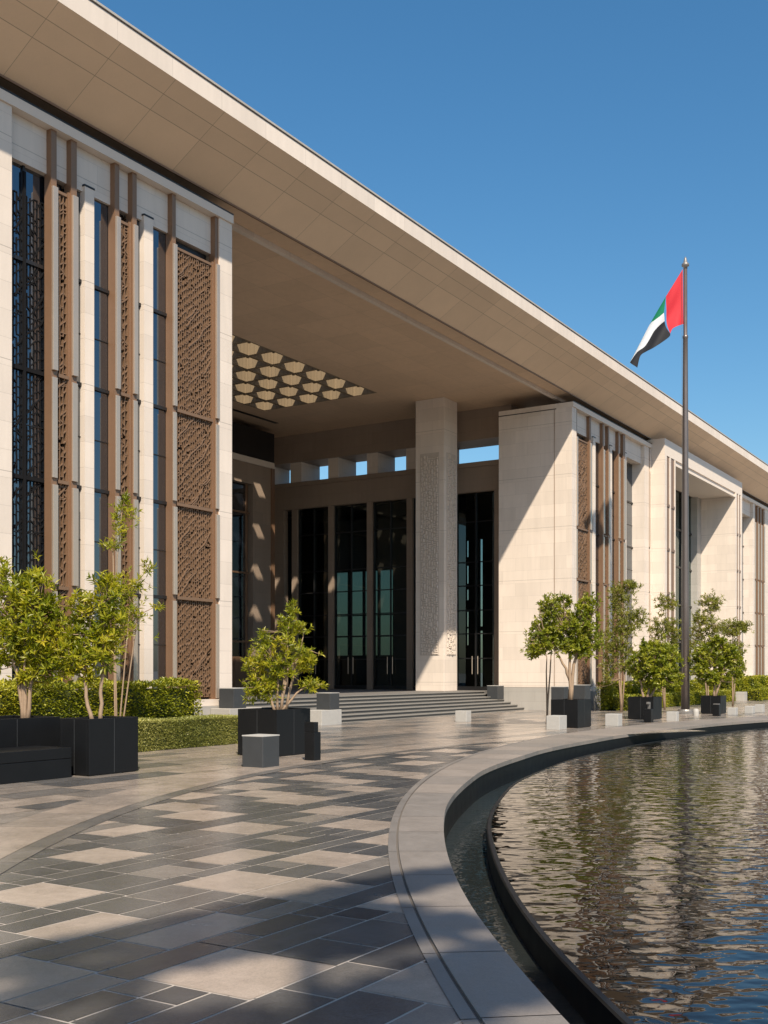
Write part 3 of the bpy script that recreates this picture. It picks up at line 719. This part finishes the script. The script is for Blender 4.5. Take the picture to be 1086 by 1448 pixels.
# low plinth bench at the left edge
pl = block('plinth_bench', 6.2, 11.58, 12.8, 13.6, 0, 0.29, 'granite', 'low black stone plinth bench at the left edge', 'bench', bevel=0.008)
MB().box(-2.692, 2.692, -0.402, 0.402, 0.294, 0.455).build('bench_top', M['granite'], pl, bevel=0.008)

# ------------------------------------------------------------------ flagpole and flag
FPX, FPY, FPS = 41.6, 12.39, 1.075
fp = empty('flagpole', (FPX, FPY, 0), 'tall slender dark metal flagpole standing on the plaza by the pool', 'flagpole')
fp.scale = (FPS, FPS, FPS)
pr_ = MB(); hs = [0.1, 4, 8, 12, 13.32, 13.34, 13.42, 13.44, 15.8]; rs_ = [0.15, 0.128, 0.108, 0.09, 0.084, 0.097, 0.097, 0.072, 0.066]
pr_.lathe([(0.0, 0.1)] + list(zip(rs_, hs)) + [(0.0, 15.8)]); pr_.build('pole', M['pole'], fp, smooth=True)
MB().lathe([(0.0, 0.0), (0.5, 0.0), (0.5, 0.05), (0.34, 0.07), (0.27, 0.1), (0.24, 0.16), (0.0, 0.16)]).build('base_plate', M['plate'], fp)
MB().lathe([(0.0, 15.8), (0.07, 15.8), (0.07, 15.86), (0.13, 15.9), (0.13, 15.97), (0.07, 16.03), (0.05, 16.15), (0.02, 16.22), (0.0, 16.23)]).build('finial', M['plate'], fp, smooth=True)
MB().tube([(-0.1, 0.09, 15.7), (-0.11, 0.09, 13.3), (-0.2, 0.05, 1.2)], 0.006, 5).build('halyard', M['plate'], fp)
# cloth: curves in the flag's own plane (left of the pole, down), metres; depth ripples along the other axis
def crv(pts, t):
    n_ = len(pts)-1; f_ = t*n_; i_ = min(int(f_), n_-1); u = f_-i_
    P = lambda k: pts[max(0, min(n_, k))]
    p0, p1, p2, p3 = P(i_-1), P(i_), P(i_+1), P(i_+2)
    return tuple(0.5*((2*p1[k]) + (-p0[k]+p2[k])*u + (2*p0[k]-5*p1[k]+4*p2[k]-p3[k])*u*u + (-p0[k]+3*p1[k]-3*p2[k]+p3[k])*u**3) for k in (0, 1))
def px2m(L): return [((x-740)/8.046*0.025*1.03, 15.79-(y-180)/8.046*0.025) for x, y in L]
F_TOP0 = px2m([(740,180), (690,262), (640,345), (590,425), (540,505)]); F_BOT0 = px2m([(748,805), (680,835), (612,870), (590,902), (575,935)])
F_C0 = px2m([(540,505), (480,605), (415,715), (345,838), (255,1010), (165,1185), (113,1280)])
F_C1 = px2m([(521,688), (470,735), (405,785), (345,840), (256,1011), (165.5,1186), (114,1281)])
F_C2 = px2m([(537,778), (480,825), (405,905), (350,1000), (290,1090), (200,1160), (114,1282)])
F_C3 = px2m([(575,935), (560,975), (480,1040), (390,1100), (310,1145), (240,1200), (205,1335)])
def flagpiece(A, B, name, colr, parent, n1=28, n2=8):
    k = NT(name + '_cloth'); p = k.pos(); nz = k.noise(p, 60, 2)
    f_ = k.math('ADD', k.math('MULTIPLY', nz, 0.12), 0.94); fc = k.n('CombineXYZ', i_0=f_, i_1=f_, i_2=f_).outputs[0]
    cc = k.mix(1.0, colr, fc, 'MULTIPLY'); k.set(Base_Color=cc, Roughness=0.75)
    tr_ = k.n('BsdfTranslucent'); k.t.links.new(cc, tr_.inputs[0]); mx = k.n('MixShader', i_0=0.3)
    k.t.links.new(k.b.outputs[0], mx.inputs[1]); k.t.links.new(tr_.outputs[0], mx.inputs[2]); k.t.links.new(mx.outputs[0], k.t.nodes['Material Output'].inputs[0])
    mb = MB(); nv = []
    for i_ in range(n1+1):
        row = []
        for j_ in range(n2+1):
            a1, b1 = crv(A, i_/n1), crv(B, i_/n1); t_ = j_/n2
            u, z = a1[0]+(b1[0]-a1[0])*t_, a1[1]+(b1[1]-a1[1])*t_
            amp = 0.12*min(1, -u/0.5)
            row.append((u, amp*math.sin(u*4.4 + (15.79-z)*2.6) + 0.05*min(1, -u/0.3)*math.sin(u*9 - z*5), z))
        nv.append(row)
    base = len(mb.v)
    for r_ in nv: mb.v += r_
    for i_ in range(n1):
        for j_ in range(n2):
            b_ = i_*(n2+1)+j_; mb.f.append((b_, b_+1, b_+n2+2, b_+n2+1)); mb.t.append(0.5)
    return mb.build(name, k.m, parent, smooth=True)
fl = empty('flag', (FPX-0.1*RGT[0], FPY-0.1*RGT[1], 0), 'red, green, white and black flag drooping from the flagpole', 'flag', rz=ANG_RIGHT + R(13))
fl.scale = (FPS, FPS, FPS)
flagpiece(F_TOP0, F_BOT0, 'red_band', (0.62, 0.025, 0.04), fl)
flagpiece(F_C0, F_C1, 'green_band', (0.0, 0.2, 0.09), fl)
flagpiece(F_C1, F_C2, 'white_band', (0.72, 0.74, 0.76), fl)
flagpiece(F_C2, F_C3, 'black_band', (0.012, 0.013, 0.018), fl)

# ------------------------------------------------------------------ foliage
def leaf(mb, p, d, up, L, W, tone):
    d = d.normalized(); s = d.cross(up)
    if s.length < 1e-4: s = d.cross(Vector((1, 0, 0)))
    s.normalize(); nrm = s.cross(d)
    mid = p + d*L*0.5 - nrm*L*0.04; tip = p + d*L - nrm*L*0.18
    l = mid + s*W/2 + nrm*W*0.16; r = mid - s*W/2 + nrm*W*0.16
    mb.face((p, r, tip), tone); mb.face((p, tip, l), min(1, tone+0.06))
def rosette(mb, rg, p, ax, L, W, k, tone):
    ax = ax.normalized(); a = ax.cross(Vector((0.3, 0.1, 1)))
    if a.length < 1e-3: a = Vector((1, 0, 0))
    a.normalize(); b = ax.cross(a); ph = rg.uniform(0, 6.28)
    for i in range(k):
        t = ph + i*2.4; el = rg.uniform(0.25, 1.25); back = -rg.uniform(0, 0.9)*L
        d = ax*math.cos(el) + (a*math.cos(t) + b*math.sin(t))*math.sin(el)
        leaf(mb, p + ax*back, d, ax, L*rg.uniform(0.7, 1.15), W*rg.uniform(0.8, 1.15), min(1, max(0, tone + rg.uniform(-0.22, 0.22))))
def tree(name, px0, ybase, d, blobs, stems, label, cat, seed, leafm='leaf_near', L=0.12, W=0.034, k=8, dens=1.0, rad=0.03, z0=None, group=None, spread=0.7, flat=1.0):
    """blobs and stems are measured in tenths of a degree-like units u = metres*1550/d sideways of and above the root"""
    s = d/1550.0; off = (px0-543)*s
    root = (FWD[0]*d + RGT[0]*off, FWD[1]*d + RGT[1]*off, z0 if z0 is not None else 1.6 + (950-ybase)*s)
    o = empty(name, root, label, cat, group, ANG_RIGHT)
    rg = random.Random(seed); tk = MB()
    def loc(x, y, dep=0.0): return Vector(((x-px0)*s, dep, 1.6 + (950-y)*s - root[2]))
    tips = []
    for st in stems:
        pts = [loc(*q) for q in st]
        pts[0].z = min(pts[0].z, 0.0) - 0.06
        fine = []
        for a_, b_ in zip(pts, pts[1:]):
            for t_ in (0, 0.33, 0.66): fine.append(a_.lerp(b_, t_) + Vector((rg.uniform(-1,1), rg.uniform(-1,1), 0))*rad*0.35*(1 if fine else 0))
        fine.append(pts[-1]); n_ = len(fine)
        tk.tube(fine, [rad*(1-0.72*i_/(n_-1))*(1.25 if i_ == 0 else 1) for i_ in range(n_)], 7)
        tips += fine[n_//3:]
    lf = MB()
    for (bx, by, rx, rz) in blobs:
        rxm, rzm = rx*s*1.1, rz*s*1.1; rym = rxm*spread; c = loc(bx, by, rg.uniform(-0.25, 0.25)*rxm)
        nr = max(6, int(dens*20*(rxm*rym + rxm*rzm + rym*rzm)/(L*L*5.0)))
        for _ in range(nr):
            while True:
                v = Vector((rg.uniform(-1,1), rg.uniform(-1,1), rg.uniform(-1,1)))
                if v.length <= 1: break
            q = v.length
            if q > 0.01: v = v/q*(q**0.7)
            # ragged outline: lobes and holes
            lob = 0.85 + 0.45*math.sin(v.x*5.1+seed+bx)*math.sin(v.y*4.3+2*seed+by)*math.sin(v.z*4.7+seed*3) + rg.uniform(-0.08, 0.15)
            if rg.random() < 0.1: lob *= rg.uniform(1.2, 1.5)
            p = c + Vector((v.x*rxm*lob, v.y*rym*lob, v.z*rzm*lob))
            ax = (v*0.8 + Vector((rg.uniform(-.4,.4), rg.uniform(-.4,.4), 0.55*flat)))
            tone = 0.5 + 0.16*math.sin(p.x*7+seed)*math.sin(p.z*6) + rg.uniform(-0.12, 0.2)
            rosette(lf, rg, p, ax, L, W, k, tone)
            if tips and rg.random() < 0.28:
                nb = min(tips, key=lambda t_: (t_-p).length)
                m_ = nb.lerp(p, 0.5) + Vector((0, 0, -0.06*(nb-p).length))
                tk.tube([nb, m_, p], [rad*0.3, rad*0.2, rad*0.1], 4, False)
    tk.build('trunk', M['bark'], o, smooth=True)
    lf.build('crown', M[leafm], o, attr='tone')
    return o
tree('tree', 33, 1017, 17.6, [(45,870,46,60),(12,850,30,46),(82,893,34,48),(60,930,42,34),(0,905,32,45),(50,815,14,16),(5,810,9,18),(35,955,20,12)],
     [[(33,1017),(26,960),(18,930),(20,880)], [(36,1017),(36,970),(45,925),(50,870)], [(38,1017),(45,960),(60,930),(80,890)], [(34,1017),(32,965),(38,930),(30,880)]],
     'bushy multi-stemmed tree in the planter behind the low plinth at the left edge', 'tree', 11, L=0.135, W=0.038, rad=0.038)
tree('tree', 133, 1017, 17.4, [(128,885,36,50),(150,850,22,36),(105,925,27,36),(140,920,32,32),(122,952,14,14),(118,845,14,18),(150,815,8,14),(160,885,20,34)],
     [[(131,1017),(122,985),(120,960),(125,910),(128,870)], [(142,1017),(143,980),(147,940),(146,900),(150,850)]],
     'two-stemmed leafy tree in the nearest black planter', 'tree', 12, L=0.13, W=0.035, rad=0.036)
tree('slender_tree', 163, 1040, 21.0, [(175,727,21,20),(158,770,16,7),(168,755,9,24),(208,803,11,12),(222,856,10,5),(185,870,24,32),(172,830,22,26),(195,825,12,10),(178,708,8,10)],
     [[(163,1040),(162,930),(165,860),(166,790),(172,725)], [(165,880),(185,840),(206,806)], [(166,880),(195,870),(222,857)], [(166,800),(160,780),(152,771)]],
     'tall slender sparse tree in front of the lattice facade, rising above the other left trees', 'tree', 13, z0=0.0, L=0.13, W=0.027, rad=0.018, dens=0.75, k=7)
tree('shrub', 398, 1003, 20.9, [(398,928,36,32),(372,950,27,28),(408,885,18,20),(414,858,9,14),(432,930,17,20),(441,966,19,9),(358,978,14,14),(380,978,20,15),(430,888,12,7),(352,940,9,16),(372,905,12,14)],
     [[(396,1004),(403,970),(408,945),(424,925),(430,895)], [(393,1004),(392,960),(385,930)], [(390,1004),(378,975),(368,950)], [(398,1004),(402,950),(408,890),(412,862)], [(404,950),(420,930),(440,920)], [(397,1000),(420,980),(440,966)]],
     'open loose yellow-green shrub in the middle black planter', 'shrub', 14, L=0.11, W=0.028, rad=0.03, dens=0.85)
tree('tree', 807, 989, 31.6, [(798,885,36,30),(825,880,24,30),(772,903,22,20),(783,858,16,18),(757,912,14,10),(826,912,24,18),(800,850,10,12),(832,852,12,14),(812,915,22,14)],
     [[(807,989),(806,965),(800,945),(788,925),(772,905)], [(807,970),(811,940),(818,915),(826,885)], [(806,960),(806,930),(800,890)]],
     'round-crowned tree with branching trunk in the planter before the bare stone wall', 'tree', 15, 'leaf_far', L=0.12, W=0.052, rad=0.06, k=7, dens=0.95)
tree('young_tree', 774, 1000, 33.4, [(764,898,16,24),(770,862,8,16),(756,920,13,10),(778,905,12,16)],
     [[(774,1002),(773,960),(773,930),(766,900)], [(773,932),(780,915),(778,900)]],
     'thin-trunked young tree growing in front of the bare stone wall', 'tree', 16, 'leaf_far', z0=0.0, L=0.12, W=0.05, rad=0.03, k=7, dens=1.1)
tree('slender_tree', 878, 1000, 43.6, [(880,838,20,15),(884,875,22,22),(868,905,20,26),(892,826,14,6),(862,945,13,22),(905,872,11,12),(885,930,14,22),(870,855,10,10)],
     [[(878,1002),(878,960),(880,900),(880,830)], [(879,920),(870,900),(866,880)], [(879,900),(890,875),(904,868)]],
     'slim upright fine-leaved tree left of the dense shrub planter', 'tree', 17, 'leaf_fine', z0=0.0, L=0.16, W=0.042, rad=0.035, k=7, dens=0.95, group='slim fine-leaved trees before the right wing')
tree('slender_tree', 940, 995, 46.0, [(942,852,17,12),(936,885,20,16),(928,912,16,14),(954,898,12,18),(945,925,16,12)],
     [[(940,998),(940,950),(941,900),(942,850)], [(940,910),(930,895),(926,885)]],
     'slim fine-leaved tree rising behind the dense shrub left of the flagpole', 'tree', 18, 'leaf_fine', z0=0.0, L=0.16, W=0.042, rad=0.035, k=7, dens=0.9, group='slim fine-leaved trees before the right wing')
tree('slender_tree', 1002, 992, 48.5, [(1006,852,18,14),(1000,885,24,18),(985,910,16,20),(1012,915,20,16),(990,870,10,10)],
     [[(1002,995),(1001,950),(1003,900),(1006,850)], [(1001,920),(992,895),(986,880)]],
     'slim fine-leaved tree rising behind the shrub right of the flagpole', 'tree', 19, 'leaf_fine', z0=0.0, L=0.16, W=0.042, rad=0.035, k=7, dens=0.9, group='slim fine-leaved trees before the right wing')
tree('slender_tree', 1036, 990, 50.5, [(1034,888,20,12),(1050,885,13,7),(1040,920,16,18),(1025,935,14,16),(1045,945,10,14)],
     [[(1036,992),(1036,950),(1036,920),(1035,885)], [(1036,925),(1045,900),(1054,886)]],
     'farthest right slim fine-leaved tree', 'tree', 20, 'leaf_fine', z0=0.0, L=0.16, W=0.042, rad=0.035, k=7, dens=1.1, group='slim fine-leaved trees before the right wing')
tree('shrub', 912, 987, 37.0, [(925,935,30,28),(905,943,17,24),(945,932,18,24),(930,962,24,13),(915,915,12,10),(955,955,10,16)],
     [[(910,987),(907,970),(903,950)], [(914,987),(920,965),(928,940)], [(916,987),(932,965),(945,940)]],
     'dense glossy shrub in the planter just left of the flagpole', 'shrub', 21, 'leaf_far', L=0.125, W=0.06, rad=0.05, k=7, dens=1.05)
tree('shrub', 1010, 985, 41.7, [(1008,932,28,26),(1028,925,18,18),(990,940,14,22),(1040,945,12,16),(1010,958,22,10),(1015,905,12,8)],
     [[(1010,985),(1011,965),(1008,940)], [(1011,970),(1022,950),(1030,930)]],
     'round dense shrub in the planter just right of the flagpole', 'shrub', 22, 'leaf_far', L=0.13, W=0.062, rad=0.05, k=7, dens=1.05)

def hedge(x0, x1, y0, y1, h, label, leafm, seed, L=0.05, dens=1.0, rough=0.05, group='clipped hedges along the facade', z0=0.0):
    o = empty('hedge', ((x0+x1)/2, (y0+y1)/2, z0), label, 'hedge', group); rg = random.Random(seed)
    a_, b_, c_, d_ = (x0-x1)/2, (x1-x0)/2, (y0-y1)/2, (y1-y0)/2; i_ = rough + 0.03
    MB().box(a_+i_, b_-i_, c_+i_, d_-i_, 0, h-i_).build('hedge_core', M['hedge_core'], o)
    mb = MB()
    def wob(x, z): return rough*(0.6*math.sin(x*3.1+seed)+0.5*math.sin(x*7.7+z*5)+0.5*math.sin(z*9+x*2))
    def sc(n, fn):
        for _ in range(n):
            p, nr = fn()
            d = nr*rg.uniform(0.2, 1.0) + Vector((rg.uniform(-1,1), rg.uniform(-1,1), rg.uniform(-0.3,1.1)))*0.8
            leaf(mb, p, d, Vector((rg.uniform(-.5,.5), rg.uniform(-.5,.5), 1)), L*rg.uniform(0.7, 1.3), L*0.55, min(1, max(0, 0.5+0.18*math.sin(p.x*2.3+seed)+rg.uniform(-0.35, 0.35))))
    q = 2.2*dens/(L*L*0.28)
    def front(): 
        x, z = rg.uniform(a_, b_), rg.uniform(0.01, h); return Vector((x, c_ + wob(x, z)+rg.uniform(0, 0.05), z)), Vector((0, -1, 0))
    def left():
        y, z = rg.uniform(c_, d_), rg.uniform(0.01, h); return Vector((a_ + wob(y, z)+rg.uniform(0, 0.05), y, z)), Vector((-1, 0, 0))
    def right():
        y, z = rg.uniform(c_, d_), rg.uniform(0.01, h); return Vector((b_ + wob(y, z)-rg.uniform(0, 0.05), y, z)), Vector((1, 0, 0))
    def top():
        x, y = rg.uniform(a_, b_), rg.uniform(c_, d_); return Vector((x, y, h + wob(x, y)-rg.uniform(0, 0.05))), Vector((0, 0, 1))
    sc(int((b_-a_)*h*q), front); sc(int((d_-c_)*h*q), left); sc(int((d_-c_)*h*q*0.5), right); sc(int((b_-a_)*(d_-c_)*q*0.8), top)
    mb.build('leaves', M[leafm], o, attr='tone'); return o
hedge(13.0, 18.45, 16.3, 17.1, 1.34, 'tall loose yellow-green hedge behind the left planters', 'leaf_hedge', 1, 0.075, 0.9, 0.07)
hedge(13.2, 19.3, 15.6, 16.22, 0.62, 'low tightly clipped greyish hedge before the tall left hedge', 'leaf_grey', 2, 0.035, 0.75, 0.02)
hedge(43.0, 59.5, 16.1, 16.45, 1.1, 'upper hedge along the right wing behind the low one', 'leaf_hedge', 3, 0.11, 0.8, 0.06)
hedge(43.4, 60.5, 15.3, 16.0, 0.58, 'low clipped hedge along the right wing', 'leaf_hedge', 4, 0.08, 0.7, 0.02)
hedge(60.8, 76, 15.7, 16.4, 1.25, 'far hedge at the right edge beyond the dark round shrub', 'leaf_hedge', 5, 0.13, 0.7, 0.06)
hedge(62.2, 76, 14.4, 15.2, 0.6, 'far low hedge at the right edge', 'leaf_hedge', 6, 0.11, 0.7, 0.02)
block('hedge_end_block', 61.2, 61.9, 15.0, 15.5, 0, 0.5, 'lime_base', 'grey stone block between the two low right hedges', 'block')
tree('shrub', 1072, 990, 62.5, [(1072,975,9,10)], [[(1072,992),(1072,982),(1072,975)]], 'small dark round shrub before the far right hedge', 'shrub', 23, 'leaf_far', z0=0.0, L=0.16, W=0.07, rad=0.04, k=6, dens=1.2)

# trees standing behind the viewer: their shade falls on the near paving
def shade_tree(x, y_, h, limbs, label, seed):
    o = empty('shade_tree', (x, y_, 0), label, 'tree'); rg = random.Random(seed)
    tk = MB(); tk.tube([(0,0,-0.1),(0.05,0,h*0.3),(0,0.05,h*0.62)], [0.22, 0.18, 0.13], 10)
    lf = MB()
    for (p, q, w_) in limbs:
        p = Vector(p)-Vector((x, y_, 0)); q = Vector(q)-Vector((x, y_, 0))
        tk.tube([(0, 0.03, h*0.55), p, q], [0.1, 0.07, 0.03], 7)
        for _ in range(int((q-p).length*w_*700)):
            t_ = rg.random(); c = p.lerp(q, t_); r_ = w_*(0.5+0.9*t_*(1-t_)*2)
            v = Vector((rg.gauss(0, 1), rg.gauss(0, 1), rg.gauss(0, 0.6)))*r_*0.42
            rosette(lf, rg, c+v, v+Vector((0, 0, 0.3)), 0.3, 0.17, 6, 0.2)
    tk.build('trunk', M['bark'], o, smooth=True); lf.build('crown', M['leaf_far'], o, attr='tone')
def up(x, y_, h): return (x-0.685*h, y_-0.623*h, h)
shade_tree(-6.2, -5.2, 10.5, [(up(2.4, 5.2, 10), up(5.4, 4.68, 10.5), 0.09), (up(4.8, 4.78, 10.5), up(7.7, 4.1, 11), 0.14), (up(2.4, 4.3, 10), up(4.7, 4.32, 10.5), 0.1), (up(4.4, 4.3, 10.5), up(6.3, 3.8, 11), 0.16),
            (up(5.2, 3.75, 10.5), up(6.2, 3.3, 11), 0.18), (up(2.3, 3.7, 10), up(3.9, 3.15, 10.5), 0.2), (up(4.3, 2.75, 10.5), up(6.8, 2.3, 11), 0.36)],
           'leafy tree standing outside the picture whose shade crosses the near paving', 9)
